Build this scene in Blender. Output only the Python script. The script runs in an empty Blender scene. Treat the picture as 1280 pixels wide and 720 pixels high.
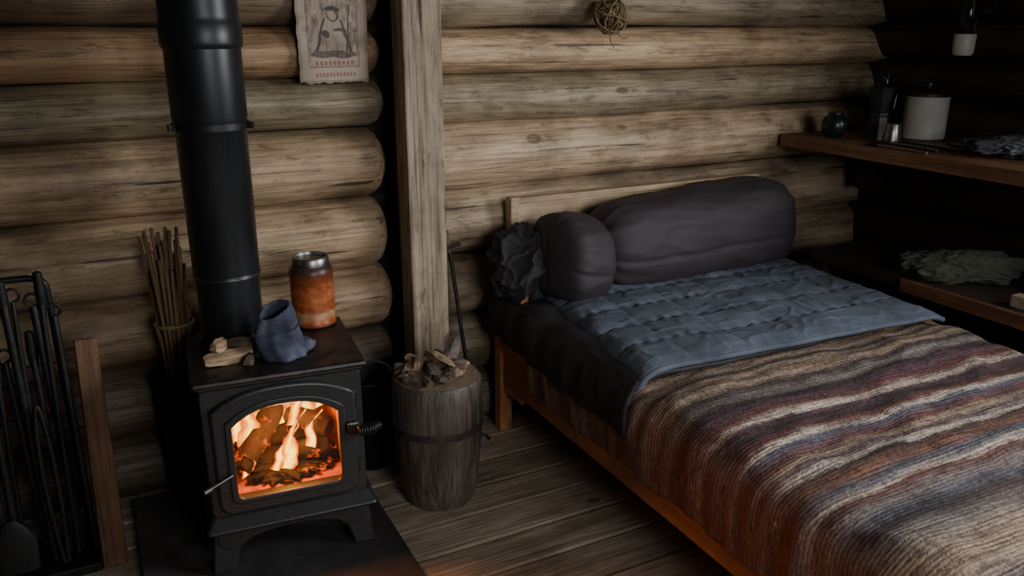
import bpy, bmesh, math, random
from mathutils import Vector, Matrix, noise
random.seed(7)
S = bpy.context.scene
COL = S.collection

# ------------------------------------------------------------------ helpers
def lin(r, g, b):
    f = lambda c: (c/255/12.92) if c/255 <= .04045 else ((c/255+.055)/1.055)**2.4
    return (f(r), f(g), f(b), 1)

def fbm(x, y, z, s=1.0, o=3):
    return noise.fractal(Vector((x*s, y*s, z*s)), .6, 2.0, o)

def new_mat(name):
    m = bpy.data.materials.new(name); m.use_nodes = True
    nt = m.node_tree
    b = nt.nodes['Principled BSDF']
    return m, nt, b

def N(nt, t, **kw):
    n = nt.nodes.new(t)
    for k, v in kw.items(): setattr(n, k, v)
    return n

def ramp(nt, stops, interp='LINEAR'):
    r = N(nt, 'ShaderNodeValToRGB'); cr = r.color_ramp; cr.interpolation = interp
    while len(cr.elements) > 1: cr.elements.remove(cr.elements[0])
    cr.elements[0].position = stops[0][0]; cr.elements[0].color = stops[0][1]
    for p, c in stops[1:]:
        e = cr.elements.new(p); e.color = c
    return r

def coords(nt, scale=(1, 1, 1), out='Object'):
    tc = N(nt, 'ShaderNodeTexCoord'); mp = N(nt, 'ShaderNodeMapping')
    mp.inputs['Scale'].default_value = scale
    nt.links.new(tc.outputs[out], mp.inputs['Vector'])
    return mp.outputs['Vector']

def noise_n(nt, vec, scale=5, detail=6, rough=.6, dist=0):
    n = N(nt, 'ShaderNodeTexNoise')
    n.inputs['Scale'].default_value = scale; n.inputs['Detail'].default_value = detail
    n.inputs['Roughness'].default_value = rough; n.inputs['Distortion'].default_value = dist
    nt.links.new(vec, n.inputs['Vector']); return n.outputs['Fac']

def mixc(nt, a, b, fac, mode='MIX'):
    m = N(nt, 'ShaderNodeMix', data_type='RGBA', blend_type=mode)
    for sock, v in ((m.inputs[0], fac), (m.inputs[6], a), (m.inputs[7], b)):
        if hasattr(v, 'links'): nt.links.new(v, sock)
        else: sock.default_value = v
    return m.outputs[2]

def bump(nt, b, h, strength=.3, dist=.01, prev=None):
    n = N(nt, 'ShaderNodeBump'); n.inputs['Strength'].default_value = strength
    n.inputs['Distance'].default_value = dist
    nt.links.new(h, n.inputs['Height'])
    if prev: nt.links.new(prev, n.inputs['Normal'])
    nt.links.new(n.outputs['Normal'], b.inputs['Normal']); return n.outputs['Normal']

def simple(name, c, rough=.6, metal=0, var=.35, scale=30, bs=.15, stretch=(1, 1, 1), bd=.003):
    m, nt, b = new_mat(name)
    v = coords(nt, stretch)
    f = noise_n(nt, v, scale, 6, .65)
    d = tuple(x*(1-var) for x in c[:3])+(1,)
    l = tuple(min(1, x*(1+var)) for x in c[:3])+(1,)
    r = ramp(nt, [(.3, d), (.7, l)]); nt.links.new(f, r.inputs[0])
    nt.links.new(r.outputs[0], b.inputs['Base Color'])
    b.inputs['Roughness'].default_value = rough; b.inputs['Metallic'].default_value = metal
    if bs: bump(nt, b, f, bs, bd)
    return m

def wood(name, dark, light, axis='X', rough=.7, tone=False, knots=True, bs=.5, gs=1.0, cracks=True, bigs=.7, finef=.7, crk_t=.275, pits=False):
    m, nt, b = new_mat(name)
    st = {'X': (1.3, 17, 17), 'Y': (17, 1.3, 17), 'Z': (17, 17, 1.3)}[axis]
    fn = {'X': (1.6, 75, 75), 'Y': (75, 1.6, 75), 'Z': (75, 75, 1.6)}[axis]
    ck = {'X': (.9, 30, 30), 'Y': (30, .9, 30), 'Z': (30, 30, .9)}[axis]
    g = noise_n(nt, coords(nt, tuple(x*gs for x in st)), 1.6, 8, .7, .5)
    fine = noise_n(nt, coords(nt, tuple(x*gs for x in fn)), 1.6, 3, .6)
    big = noise_n(nt, coords(nt), 3.1, 5, .65)
    crk = noise_n(nt, coords(nt, ck), 1.6, 3, .55, .4)
    mid = tuple((a+c)/2 for a, c in zip(dark, light))
    r = ramp(nt, [(.3, dark), (.48, mid), (.64, light)]); nt.links.new(g, r.inputs[0])
    c = r.outputs[0]
    r2 = ramp(nt, [(.32, (.38, .36, .34, 1)), (.55, (1, 1, 1, 1))]); nt.links.new(big, r2.inputs[0])
    c = mixc(nt, c, r2.outputs[0], bigs, 'MULTIPLY')
    r3 = ramp(nt, [(.34, (.4, .37, .34, 1)), (.5, (1, 1, 1, 1))]); nt.links.new(fine, r3.inputs[0])
    c = mixc(nt, c, r3.outputs[0], finef if cracks else .3, 'MULTIPLY')
    r4 = ramp(nt, [(crk_t, (.10, .08, .07, 1)), (crk_t+.035, (1, 1, 1, 1))]); nt.links.new(crk, r4.inputs[0])
    if cracks: c = mixc(nt, c, r4.outputs[0], .85, 'MULTIPLY')
    if pits:
        ps = {'X': (5, 20, 20), 'Y': (20, 5, 20), 'Z': (20, 20, 5)}[axis]
        pn = noise_n(nt, coords(nt, ps), 1.5, 6, .8)
        r5 = ramp(nt, [(.36, (.35, .31, .27, 1)), (.46, (1, 1, 1, 1))]); nt.links.new(pn, r5.inputs[0])
        c = mixc(nt, c, r5.outputs[0], .7, 'MULTIPLY')
    if knots:
        vo = N(nt, 'ShaderNodeTexVoronoi'); vo.inputs['Scale'].default_value = 3.3
        ks = {'X': (.7, 1.2, 1.2), 'Y': (1.2, .7, 1.2), 'Z': (1.2, 1.2, .8)}[axis]
        nt.links.new(coords(nt, ks), vo.inputs['Vector'])
        rk = ramp(nt, [(.03, (.12, .09, .07, 1)), (.06, (.5, .45, .4, 1)), (.075, (.35, .3, .26, 1)), (.10, (1, 1, 1, 1))])
        nt.links.new(vo.outputs['Distance'], rk.inputs[0])
        c = mixc(nt, c, rk.outputs[0], .9, 'MULTIPLY')
    if tone:
        at = N(nt, 'ShaderNodeAttribute', attribute_name='tone')
        c = mixc(nt, c, at.outputs['Color'], 1.0, 'MULTIPLY')
    nt.links.new(c, b.inputs['Base Color'])
    b.inputs['Roughness'].default_value = rough
    p = bump(nt, b, g, bs, .01)
    p = bump(nt, b, r3.outputs[0], bs*.8, .004, p)
    if cracks: p = bump(nt, b, r4.outputs[0], bs, .008, p)
    if pits: bump(nt, b, r5.outputs[0], bs*.7, .005, p)
    return m

def finish(me, name, mat, par, smooth=False):
    o = bpy.data.objects.new(name, me); COL.objects.link(o)
    if mat: me.materials.append(mat)
    if par: o.parent = par
    if smooth:
        for p in me.polygons: p.use_smooth = True
    return o

def group(name, loc=(0, 0, 0), rz=0.0):
    e = bpy.data.objects.new(name, None); COL.objects.link(e)
    e.location = loc; e.rotation_euler = (0, 0, math.radians(rz)); e.empty_display_size = .1
    return e

def frustum(name, b0, b1, z0, z1, mat, par=None, bevel=.004, rot=None, loc=(0, 0, 0), seg=2):
    bm = bmesh.new(); vs = []
    for (cx, cy, hx, hy), z in ((b0, z0), (b1, z1)):
        for sx, sy in ((-1, -1), (1, -1), (1, 1), (-1, 1)):
            vs.append(bm.verts.new((cx+sx*hx, cy+sy*hy, z)))
    for f in ((3, 2, 1, 0), (4, 5, 6, 7), (0, 1, 5, 4), (1, 2, 6, 5), (2, 3, 7, 6), (3, 0, 4, 7)):
        bm.faces.new([vs[i] for i in f])
    if bevel: bmesh.ops.bevel(bm, geom=bm.edges[:], offset=bevel, segments=seg, affect='EDGES', profile=.5)
    me = bpy.data.meshes.new(name); bm.to_mesh(me); bm.free()
    o = finish(me, name, mat, par)
    o.location = loc
    if rot: o.rotation_euler = [math.radians(a) for a in rot]
    return o

def box(name, c, s, mat, par=None, bevel=.004, rot=None):
    h = (0, 0, s[0]/2, s[1]/2)
    return frustum(name, h, h, -s[2]/2, s[2]/2, mat, par, bevel, rot, c)

def lathe(name, prof, mat, par=None, loc=(0, 0, 0), seg=48, fn=None, rot=None, smooth=True):
    bm = bmesh.new(); rings = []
    for r, z in prof:
        ring = []
        for i in range(seg):
            a = 2*math.pi*i/seg
            p = Vector((r*math.cos(a), r*math.sin(a), z))
            if fn: p = fn(p, a)
            ring.append(bm.verts.new(p))
        rings.append(ring)
    for A, B in zip(rings, rings[1:]):
        for i in range(seg):
            j = (i+1) % seg
            bm.faces.new((A[i], A[j], B[j], B[i]))
    for R, rev in ((rings[0], True), (rings[-1], False)):
        bm.faces.new(R[::-1] if rev else R)
    bmesh.ops.recalc_face_normals(bm, faces=bm.faces[:])
    me = bpy.data.meshes.new(name); bm.to_mesh(me); bm.free()
    o = finish(me, name, mat, par, smooth)
    if smooth:
        try:
            me.set_sharp_from_angle(angle=math.radians(40))
        except Exception: pass
    o.location = loc
    if rot: o.rotation_euler = [math.radians(a) for a in rot]
    return o

def tube(name, splines, r, mat, par=None, radii=None, smooth=True, res=3):
    cu = bpy.data.curves.new(name, 'CURVE'); cu.dimensions = '3D'
    cu.bevel_depth = r; cu.bevel_resolution = res; cu.use_fill_caps = True; cu.resolution_u = 6
    if not isinstance(splines[0][0], (tuple, list, Vector)): splines = [splines]
    for pts in splines:
        sp = cu.splines.new('POLY' if len(pts) < 3 else 'NURBS')
        sp.points.add(len(pts)-1)
        for i, p in enumerate(pts):
            sp.points[i].co = (*p, 1)
            if radii: sp.points[i].radius = radii[min(i, len(radii)-1)]
        if sp.type == 'NURBS':
            sp.order_u = 3; sp.use_endpoint_u = True
    t = bpy.data.objects.new('tmp', cu); COL.objects.link(t)
    bpy.context.view_layer.update()
    me = bpy.data.meshes.new_from_object(t.evaluated_get(bpy.context.evaluated_depsgraph_get()))
    bpy.data.objects.remove(t); bpy.data.curves.remove(cu)
    me.name = name; me.materials.clear()
    return finish(me, name, mat, par, smooth)

def extr(name, outer, holes, thick, mat, par=None, bevel=.003, y=0):
    cu = bpy.data.curves.new(name, 'CURVE'); cu.dimensions = '2D'; cu.fill_mode = 'BOTH'
    cu.extrude = thick/2-bevel; cu.bevel_depth = bevel; cu.bevel_resolution = 2
    for pts in [outer]+holes:
        sp = cu.splines.new('POLY'); sp.points.add(len(pts)-1)
        for i, p in enumerate(pts): sp.points[i].co = (p[0], p[1], 0, 1)
        sp.use_cyclic_u = True
    t = bpy.data.objects.new('tmp', cu); COL.objects.link(t)
    bpy.context.view_layer.update()
    me = bpy.data.meshes.new_from_object(t.evaluated_get(bpy.context.evaluated_depsgraph_get()))
    bpy.data.objects.remove(t); bpy.data.curves.remove(cu)
    me.name = name; me.materials.clear()
    me.transform(Matrix.Rotation(math.pi/2, 4, 'X')); me.transform(Matrix.Translation((0, y, 0)))
    return finish(me, name, mat, par)

def sheet(name, fn, nu, nv, mat, par=None, thick=0, uv=False, col=None):
    vs = []; fs = []
    for j in range(nv+1):
        for i in range(nu+1):
            vs.append(fn(i/nu, j/nv))
    for j in range(nv):
        for i in range(nu):
            a = j*(nu+1)+i; fs.append((a, a+1, a+nu+2, a+nu+1))
    me = bpy.data.meshes.new(name); me.from_pydata(vs, [], fs)
    if uv:
        l = me.uv_layers.new(name='UVMap')
        for p in me.polygons:
            for li in p.loop_indices:
                vi = me.loops[li].vertex_index
                l.data[li].uv = ((vi % (nu+1))/nu, (vi//(nu+1))/nv)
    if col:
        ca = me.color_attributes.new(name='tone', type='FLOAT_COLOR', domain='POINT')
        for j in range(nv+1):
            for i in range(nu+1):
                ca.data[j*(nu+1)+i].color = col(i/nu, j/nv)
    o = finish(me, name, mat, par, True)
    if thick:
        m = o.modifiers.new('s', 'SOLIDIFY'); m.thickness = thick; m.offset = -1
    return o

def arch(hx, z0, z1, rise, n=16, r=.02):
    pts = []
    for k in range(7):
        a = math.pi + k/6*math.pi/2
        pts.append((-hx+r+r*math.cos(a), z0+r+r*math.sin(a)))
    for k in range(7):
        a = 1.5*math.pi + k/6*math.pi/2
        pts.append((hx-r+r*math.cos(a), z0+r+r*math.sin(a)))
    for k in range(n+1):
        x = hx - 2*hx*k/n
        q = abs(x)/hx
        pts.append((x, z1-rise*(q**2.6)))
    return pts

def rrect(x0, z0, x1, z1, r, n=6):
    pts = []
    for cx, cz, a0 in ((x1-r, z0+r, -90), (x1-r, z1-r, 0), (x0+r, z1-r, 90), (x0+r, z0+r, 180)):
        for k in range(n+1):
            a = math.radians(a0+90*k/n); pts.append((cx+r*math.cos(a), cz+r*math.sin(a)))
    return pts

def lump(name, rx, ry, rz, mat, par, fold=.25, seed=0, sub=6, loc=(0, 0, 0), rot=None, flat=True, freq=1.6):
    bm = bmesh.new(); bmesh.ops.create_icosphere(bm, subdivisions=sub, radius=1)
    off = Vector((seed*3.1, seed*1.7, seed*2.3))
    for v in bm.verts:
        p = v.co.copy()
        w = p + .45*noise.noise_vector(p*1.1+off)
        n1 = noise.noise(p*1.1+off)
        rd = (1-abs(noise.noise(w*freq+off)*1.8))
        rd2 = (1-abs(noise.noise(w*freq*2.3+off*2)*1.8))
        k = 1 + fold*(n1*.9 + .55*max(0, rd)**4 + .22*max(0, rd2)**3 - .35)
        p = p*k
        v.co = (p.x*rx, p.y*ry, p.z*rz)
        if flat and v.co.z < -rz*.75: v.co.z = -rz*.75
    me = bpy.data.meshes.new(name); bm.to_mesh(me); bm.free()
    o = finish(me, name, mat, par, True); o.location = loc
    if rot: o.rotation_euler = [math.radians(a) for a in rot]
    return o

# ------------------------------------------------------------------ materials
M_log = wood('log_wood', lin(146, 127, 104), lin(226, 207, 180), 'X', .48, tone=True, bs=.5, finef=.5, crk_t=.31, pits=True, bigs=.8)
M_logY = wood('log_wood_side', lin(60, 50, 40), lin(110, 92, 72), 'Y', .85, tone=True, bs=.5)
M_floor = wood('floor_wood', lin(146, 131, 114), lin(224, 206, 184), 'X', .36, tone=True, bs=.4)
M_post = wood('post_wood', lin(118, 104, 86), lin(190, 172, 146), 'Z', .75, bs=.5, crk_t=.30, pits=True)
M_bedwood = wood('bed_pine', lin(158, 98, 58), lin(214, 150, 98), 'Y', .5, bs=.15, cracks=False)
M_headwood = wood('headboard_pine', lin(160, 136, 106), lin(214, 190, 155), 'X', .5, bs=.15, cracks=False)
M_shelf = wood('shelf_pine', lin(98, 66, 46), lin(146, 104, 72), 'Y', .6, bs=.2, cracks=False)
M_shelfdk = wood('shelf_wood_shaded', lin(40, 30, 24), lin(70, 52, 40), 'Y', .8, bs=.2, cracks=False)  # darker copy of the shelf wood, shade put into the colour
M_stump = wood('stump_wood', lin(60, 53, 48), lin(134, 122, 110), 'Z', .42, bs=.5)
M_band = simple('stump_band', lin(66, 60, 55), .5, .1, .4, 40, .2)
M_stumptop = simple('stump_end_grain', lin(132, 112, 92), .8, 0, .4, 30, .4)
M_split = wood('split_wood', lin(140, 112, 84), lin(205, 176, 140), 'X', .8, knots=False)
M_bark = simple('bark', lin(92, 78, 66), .9, 0, .5, 40, .8)
M_stick = wood('stick_wood', lin(88, 68, 50), lin(150, 120, 90), 'Z', .8, knots=False)
M_handle = wood('tool_handle_wood', lin(88, 60, 38), lin(132, 96, 64), 'Z', .6, knots=False)
M_dark = simple('wall_chinking', lin(24, 20, 17), .95)
M_ceil = simple('ceiling_wood', lin(56, 47, 39), .9)
M_iron = simple('stove_cast_iron', (.040, .042, .042, 1), .36, .3, .3, 160, .12, bd=.001)
M_blackiron = simple('sooty_iron', (.010, .010, .010, 1), .6, .2, .4, 60, .15, bd=.001)
M_ironw = simple('stove_worn_top', (.030, .026, .024, 1), .42, .35, .8, 22, .25, bd=.001)
M_steel = simple('worn_steel', (.28, .27, .26, 1), .36, 1, .3, 40, .05)
M_tool = simple('tool_iron', (.022, .022, .023, 1), .45, .5, .4, 40, .2)
M_pipe = simple('stovepipe_black_enamel', (.016, .018, .020, 1), .38, .3, .35, 14, .06, stretch=(1, 1, .3))
M_brick = simple('firebrick', (.32, .09, .025, 1), .9, 0, .5, 30, .5)
M_hearth = simple('hearth_slate', lin(66, 64, 64), .5, 0, .35, 12, .3)
M_enamel = simple('white_enamel', lin(190, 188, 180), .4, 0, .12, 12, .03)
M_dkglass = simple('dark_glass', lin(26, 28, 28), .15, .2, .2, 10, 0)
M_moka = simple('blackened_aluminium', (.05, .05, .05, 1), .42, .7, .4, 20, .05)
M_green = simple('green_glaze', lin(16, 34, 30), .3, 0, .3, 14, .05)
M_wicker = simple('dried_vine', lin(128, 112, 78), .85, 0, .4, 60, .3)
M_bolster = simple('bolster_fabric', lin(52, 46, 50), .68, 0, .15, 220, .15, bd=.001)
M_bagdark = simple('sleeping_bag_fabric', lin(44, 42, 45), .75, 0, .2, 200, .15, bd=.001)
M_mattress = simple('mattress_ticking', lin(110, 104, 96), .9)
M_wool = simple('olive_wool', lin(84, 88, 76), .95, 0, .4, 60, .5)
M_lightbox = simple('pale_soap', lin(170, 154, 130), .7)

M_denim, nt, b = new_mat('denim_cloth')
g = noise_n(nt, coords(nt), 14, 4, .6); f = noise_n(nt, coords(nt, (1, 1, 1)), 240, 2, .6)
r = ramp(nt, [(.35, lin(46, 50, 64)), (.55, lin(76, 81, 98)), (.7, lin(110, 113, 128))]); nt.links.new(g, r.inputs[0])
nt.links.new(r.outputs[0], b.inputs['Base Color']); b.inputs['Roughness'].default_value = .95; bump(nt, b, f, .5, .002)

M_quilt, nt, b = new_mat('quilt_slate_blue')
f = noise_n(nt, coords(nt), 260, 3, .7); g = noise_n(nt, coords(nt), 7, 5, .6)
r = ramp(nt, [(.3, lin(74, 83, 96)), (.7, lin(106, 115, 129))]); nt.links.new(g, r.inputs[0])
r2 = ramp(nt, [(.35, (.6, .6, .6, 1)), (.6, (1, 1, 1, 1))]); nt.links.new(f, r2.inputs[0])
nt.links.new(mixc(nt, r.outputs[0], r2.outputs[0], .6, 'MULTIPLY'), b.inputs['Base Color'])
b.inputs['Roughness'].default_value = .95
g3 = noise_n(nt, coords(nt, (10, 20, 10)), 1.4, 4, .6, .8)
p = bump(nt, b, g3, .25, .012)
bump(nt, b, f, .35, .002, p)

M_strip, nt, b = new_mat('woven_striped_wool')
tc = N(nt, 'ShaderNodeTexCoord'); sep = N(nt, 'ShaderNodeSeparateXYZ'); nt.links.new(tc.outputs['Object'], sep.inputs[0])
wob = noise_n(nt, coords(nt, (1.2, 1.2, 1.2)), 3, 3, .5)
fz = noise_n(nt, coords(nt, (60, 140, 60)), 1.5, 2, .6)
def mth(op, a, c=None):
    n = N(nt, 'ShaderNodeMath', operation=op)
    for i, v in enumerate((a, c)):
        if v is None: continue
        if hasattr(v, 'links'): nt.links.new(v, n.inputs[i])
        else: n.inputs[i].default_value = v
    return n.outputs[0]
yy = mth('ADD', sep.outputs['Y'], mth('MULTIPLY', mth('SUBTRACT', wob, .5), .09))
yy = mth('ADD', yy, mth('MULTIPLY', mth('SUBTRACT', fz, .5), .026))
t = mth('PINGPONG', mth('DIVIDE', mth('SUBTRACT', 1.72, yy), .92), 1.0)   # 0 at the quilt, towards the foot
c_brown = lin(116, 96, 82); c_dk = lin(66, 54, 53); c_tan = lin(176, 158, 136); c_cream = lin(212, 202, 186)
c_pur = lin(102, 77, 86); c_mar = lin(116, 72, 68); c_bl = lin(98, 102, 116); c_gr = lin(146, 139, 134); c_rust = lin(140, 100, 78)
seq = [(0, c_tan), (.025, c_brown), (.05, c_tan), (.08, c_dk), (.105, c_tan), (.135, c_brown), (.16, c_tan), (.185, c_dk), (.22, c_gr), (.25, c_dk),
       (.29, c_pur), (.33, c_mar), (.36, c_cream), (.375, c_pur), (.42, c_dk), (.45, c_mar), (.475, c_cream), (.49, c_bl), (.53, c_mar), (.56, c_tan),
       (.58, c_pur), (.61, c_cream), (.625, c_dk), (.66, c_rust), (.70, c_bl), (.73, c_cream), (.745, c_mar), (.79, c_gr), (.83, c_bl), (.87, c_dk), (.91, c_gr), (.97, c_tan)]
rs = ramp(nt, seq, 'LINEAR'); nt.links.new(t, rs.inputs[0])
mot = noise_n(nt, coords(nt, (64, 60, 60)), 1, 4, .75)
rm = ramp(nt, [(.36, (.36, .33, .33, 1)), (.55, (1.1, 1.07, 1.04, 1))]); nt.links.new(mot, rm.inputs[0])
cc = mixc(nt, rs.outputs[0], rm.outputs[0], .8, 'MULTIPLY')
yarn = noise_n(nt, coords(nt, (6, 150, 20)), 1, 2, .6)
ry_ = ramp(nt, [(.36, (.42, .38, .38, 1)), (.5, (1, 1, 1, 1)), (.64, (1.3, 1.25, 1.2, 1))]); nt.links.new(yarn, ry_.inputs[0])
cc = mixc(nt, cc, ry_.outputs[0], .85, 'MULTIPLY')
wear = noise_n(nt, coords(nt), 6, 5, .65)
rw = ramp(nt, [(.35, (.55, .53, .53, 1)), (.6, (1.05, 1.05, 1.05, 1))]); nt.links.new(wear, rw.inputs[0])
cc = mixc(nt, cc, rw.outputs[0], .85, 'MULTIPLY')
sz = N(nt, 'ShaderNodeMapRange'); nt.links.new(sep.outputs['Z'], sz.inputs[0])
sz.inputs[1].default_value = .47; sz.inputs[2].default_value = .535; sz.inputs[3].default_value = .75; sz.inputs[4].default_value = 0
sidec = noise_n(nt, coords(nt, (6, 34, 12)), 1.6, 6, .75)
rsd = ramp(nt, [(.35, lin(52, 38, 35)), (.5, lin(140, 98, 78)), (.58, lin(96, 70, 68)), (.68, lin(205, 172, 145))]); nt.links.new(sidec, rsd.inputs[0])
cc = mixc(nt, cc, rsd.outputs[0], sz.outputs[0])
nt.links.new(cc, b.inputs['Base Color'])
b.inputs['Roughness'].default_value = .95
wv = N(nt, 'ShaderNodeTexWave', wave_type='BANDS', bands_direction='Y'); wv.inputs['Scale'].default_value = 30
wv.inputs['Distortion'].default_value = 3; wv.inputs['Detail'].default_value = 2; wv.inputs['Detail Scale'].default_value = 3
nt.links.new(coords(nt), wv.inputs['Vector'])
p = bump(nt, b, wv.outputs['Fac'], .3, .005)
bump(nt, b, mot, .7, .007, p)

M_can, nt, b = new_mat('orange_printed_tin')
tc = N(nt, 'ShaderNodeTexCoord'); sep = N(nt, 'ShaderNodeSeparateXYZ'); nt.links.new(tc.outputs['Object'], sep.inputs[0])
rr = ramp(nt, [(0, lin(96, 48, 26)), (.02, lin(176, 92, 48)), (.045, lin(190, 150, 110)), (.055, lin(168, 84, 42)), (.10, lin(196, 110, 62)), (.155, lin(140, 72, 42)), (.18, lin(70, 50, 40))])
nt.links.new(sep.outputs['Z'], rr.inputs[0])
g = noise_n(nt, coords(nt, (1, 1, 1.4)), 34, 3, .6)
r2 = ramp(nt, [(.4, (.7, .6, .55, 1)), (.56, (1, 1, 1, 1)), (.62, (1.3, 1.5, 1.7, 1))]); nt.links.new(g, r2.inputs[0])
nt.links.new(mixc(nt, rr.outputs[0], r2.outputs[0], .8, 'MULTIPLY'), b.inputs['Base Color'])
b.inputs['Roughness'].default_value = .4; b.inputs['Metallic'].default_value = .1

M_flame, nt, b = new_mat('flame')
nt.nodes.remove(b)
tc = N(nt, 'ShaderNodeTexCoord'); sp = N(nt, 'ShaderNodeSeparateXYZ'); nt.links.new(tc.outputs['UV'], sp.inputs[0])
nf = noise_n(nt, coords(nt, (20, 20, 9)), 1.4, 2, .5, 1.2)
e1 = mth('SUBTRACT', 1, mth('ABSOLUTE', mth('SUBTRACT', mth('MULTIPLY', sp.outputs['X'], 2), 1)))
e2 = mth('SUBTRACT', mth('ADD', mth('MULTIPLY', e1, 1.1), mth('MULTIPLY', mth('SUBTRACT', nf, .47), 1.6)), mth('MULTIPLY', sp.outputs['Y'], .30))
rc = ramp(nt, [(.08, (.9, .05, .0, 1)), (.3, (1, .15, .003, 1)), (.6, (1, .34, .010, 1)), (.95, (1, .60, .05, 1))]); nt.links.new(e2, rc.inputs[0])
rst = ramp(nt, [(.05, (.2, .2, .2, 1)), (.5, (.5, .5, .5, 1)), (.95, (1, 1, 1, 1))]); nt.links.new(e2, rst.inputs[0])
em = N(nt, 'ShaderNodeEmission'); nt.links.new(rc.outputs[0], em.inputs[0]); nt.links.new(mth('MULTIPLY', rst.outputs[0], 5.2), em.inputs[1])
tr = N(nt, 'ShaderNodeBsdfTransparent'); mx = N(nt, 'ShaderNodeMixShader')
ra = ramp(nt, [(.12, (0, 0, 0, 1)), (.30, (1, 1, 1, 1))]); nt.links.new(e2, ra.inputs[0])
nt.links.new(ra.outputs[0], mx.inputs[0]); nt.links.new(tr.outputs[0], mx.inputs[1]); nt.links.new(em.outputs[0], mx.inputs[2])
nt.links.new(mx.outputs[0], nt.nodes['Material Output'].inputs[0])

M_char, nt, b = new_mat('charred_log')
g = noise_n(nt, coords(nt, (1, 1, 1)), 38, 5, .7)
r = ramp(nt, [(.35, (.004, .003, .003, 1)), (.7, (.022, .014, .010, 1))]); nt.links.new(g, r.inputs[0]); nt.links.new(r.outputs[0], b.inputs['Base Color'])
g2 = noise_n(nt, coords(nt), 22, 3, .7)
r2 = ramp(nt, [(.58, (0, 0, 0, 1)), (.69, (1, .10, .003, 1)), (.78, (1, .3, .02, 1))]); nt.links.new(g2, r2.inputs[0])
nt.links.new(r2.outputs[0], b.inputs['Emission Color']); b.inputs['Emission Strength'].default_value = 1.6
bump(nt, b, g, .9, .006); b.inputs['Roughness'].default_value = .9

M_glass, nt, b = new_mat('stove_door_glass')
nt.nodes.remove(b)
tr = N(nt, 'ShaderNodeBsdfTransparent'); tr.inputs[0].default_value = (.95, .9, .85, 1)
gl = N(nt, 'ShaderNodeBsdfGlossy'); gl.inputs['Roughness'].default_value = .05
mx = N(nt, 'ShaderNodeMixShader'); mx.inputs[0].default_value = .03
nt.links.new(tr.outputs[0], mx.inputs[1]); nt.links.new(gl.outputs[0], mx.inputs[2]); nt.links.new(mx.outputs[0], nt.nodes['Material Output'].inputs[0])

M_paper, nt, b = new_mat('aged_printed_paper')
at = N(nt, 'ShaderNodeAttribute', attribute_name='tone'); nt.links.new(at.outputs['Color'], b.inputs['Base Color'])
b.inputs['Roughness'].default_value = .85
bump(nt, b, noise_n(nt, coords(nt), 30, 4, .6), .2, .004)

M_towel, nt, b = new_mat('patterned_towel')
g = noise_n(nt, coords(nt), 45, 2, .5, 1.5)
r = ramp(nt, [(.42, lin(38, 40, 50)), (.5, lin(130, 134, 142)), (.56, lin(46, 50, 60)), (.66, lin(116, 120, 126))]); nt.links.new(g, r.inputs[0])
nt.links.new(r.outputs[0], b.inputs['Base Color']); b.inputs['Roughness'].default_value = .9

# ------------------------------------------------------------------ log walls
def log_mesh(name, logs, mat, axis='X', par=None):
    vs = []; fs = []; cols = []
    seg = 40
    for li, (a0, a1, pc, zc, rz, ry, tone, er) in enumerate(logs):
        n = max(8, int((a1-a0)/.02)); base = len(vs)
        for i in range(n+1):
            a = a0+(a1-a0)*i/n
            k = 1.0
            if er[1]:
                d = (a1-a)/er[1]
                if d < 1: k = math.sqrt(max(.02, 1-(1-d)**2))*.5+.5
            if er[0]:
                d = (a-a0)/er[0]
                if d < 1: k = math.sqrt(max(.02, 1-(1-d)**2))*.35+.65
            wz = .008*noise.noise(Vector((a*.9, li*7.1, 0))) ; wr = 1+.07*noise.noise(Vector((a*1.3, li*3.7, 4)))
            for s in range(seg):
                th = 2*math.pi*s/seg
                q = k*wr*(1+.045*noise.noise(Vector((a*2.5, math.cos(th)*1.5+li*5, math.sin(th)*1.5)))+.02*noise.noise(Vector((a*6, math.cos(th)*4+li*5, math.sin(th)*4))))
                pp = pc+ry*q*math.cos(th); zz = zc+wz+rz*q*math.sin(th)
                vs.append((a, pp, zz) if axis == 'X' else (pp, a, zz)); cols.append(tone)
        for i in range(n):
            for s in range(seg):
                t2 = (s+1) % seg
                fs.append((base+i*seg+s, base+(i+1)*seg+s, base+(i+1)*seg+t2, base+i*seg+t2))
        fs.append(tuple(base+s for s in range(seg))); fs.append(tuple(base+n*seg+s for s in reversed(range(seg))))
    me = bpy.data.meshes.new(name); me.from_pydata(vs, [], fs)
    ca = me.color_attributes.new(name='tone', type='FLOAT_COLOR', domain='POINT')
    for i, c in enumerate(cols): ca.data[i].color = (*c, 1)
    bm = bmesh.new(); bm.from_mesh(me); bmesh.ops.recalc_face_normals(bm, faces=bm.faces[:]); bm.to_mesh(me); bm.free()
    return finish(me, name, mat, par, True)

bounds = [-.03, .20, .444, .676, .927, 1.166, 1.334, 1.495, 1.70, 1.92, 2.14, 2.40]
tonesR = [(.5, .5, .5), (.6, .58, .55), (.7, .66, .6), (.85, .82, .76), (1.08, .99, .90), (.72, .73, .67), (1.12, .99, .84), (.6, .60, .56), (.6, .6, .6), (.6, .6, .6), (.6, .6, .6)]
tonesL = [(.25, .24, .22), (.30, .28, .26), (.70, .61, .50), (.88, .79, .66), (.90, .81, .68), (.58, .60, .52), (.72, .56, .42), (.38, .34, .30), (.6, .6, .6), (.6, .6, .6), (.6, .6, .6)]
YC = 2.80
logs = []
for i in range(len(bounds)-1):
    z0, z1 = bounds[i], bounds[i+1]; zc = (z0+z1)/2; rz = (z1-z0)/2*1.0
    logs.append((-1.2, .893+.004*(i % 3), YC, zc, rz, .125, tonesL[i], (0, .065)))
    logs.append((.965, 3.34, YC, zc-.004, rz, .118, tonesR[i], (0, 0)))
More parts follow.
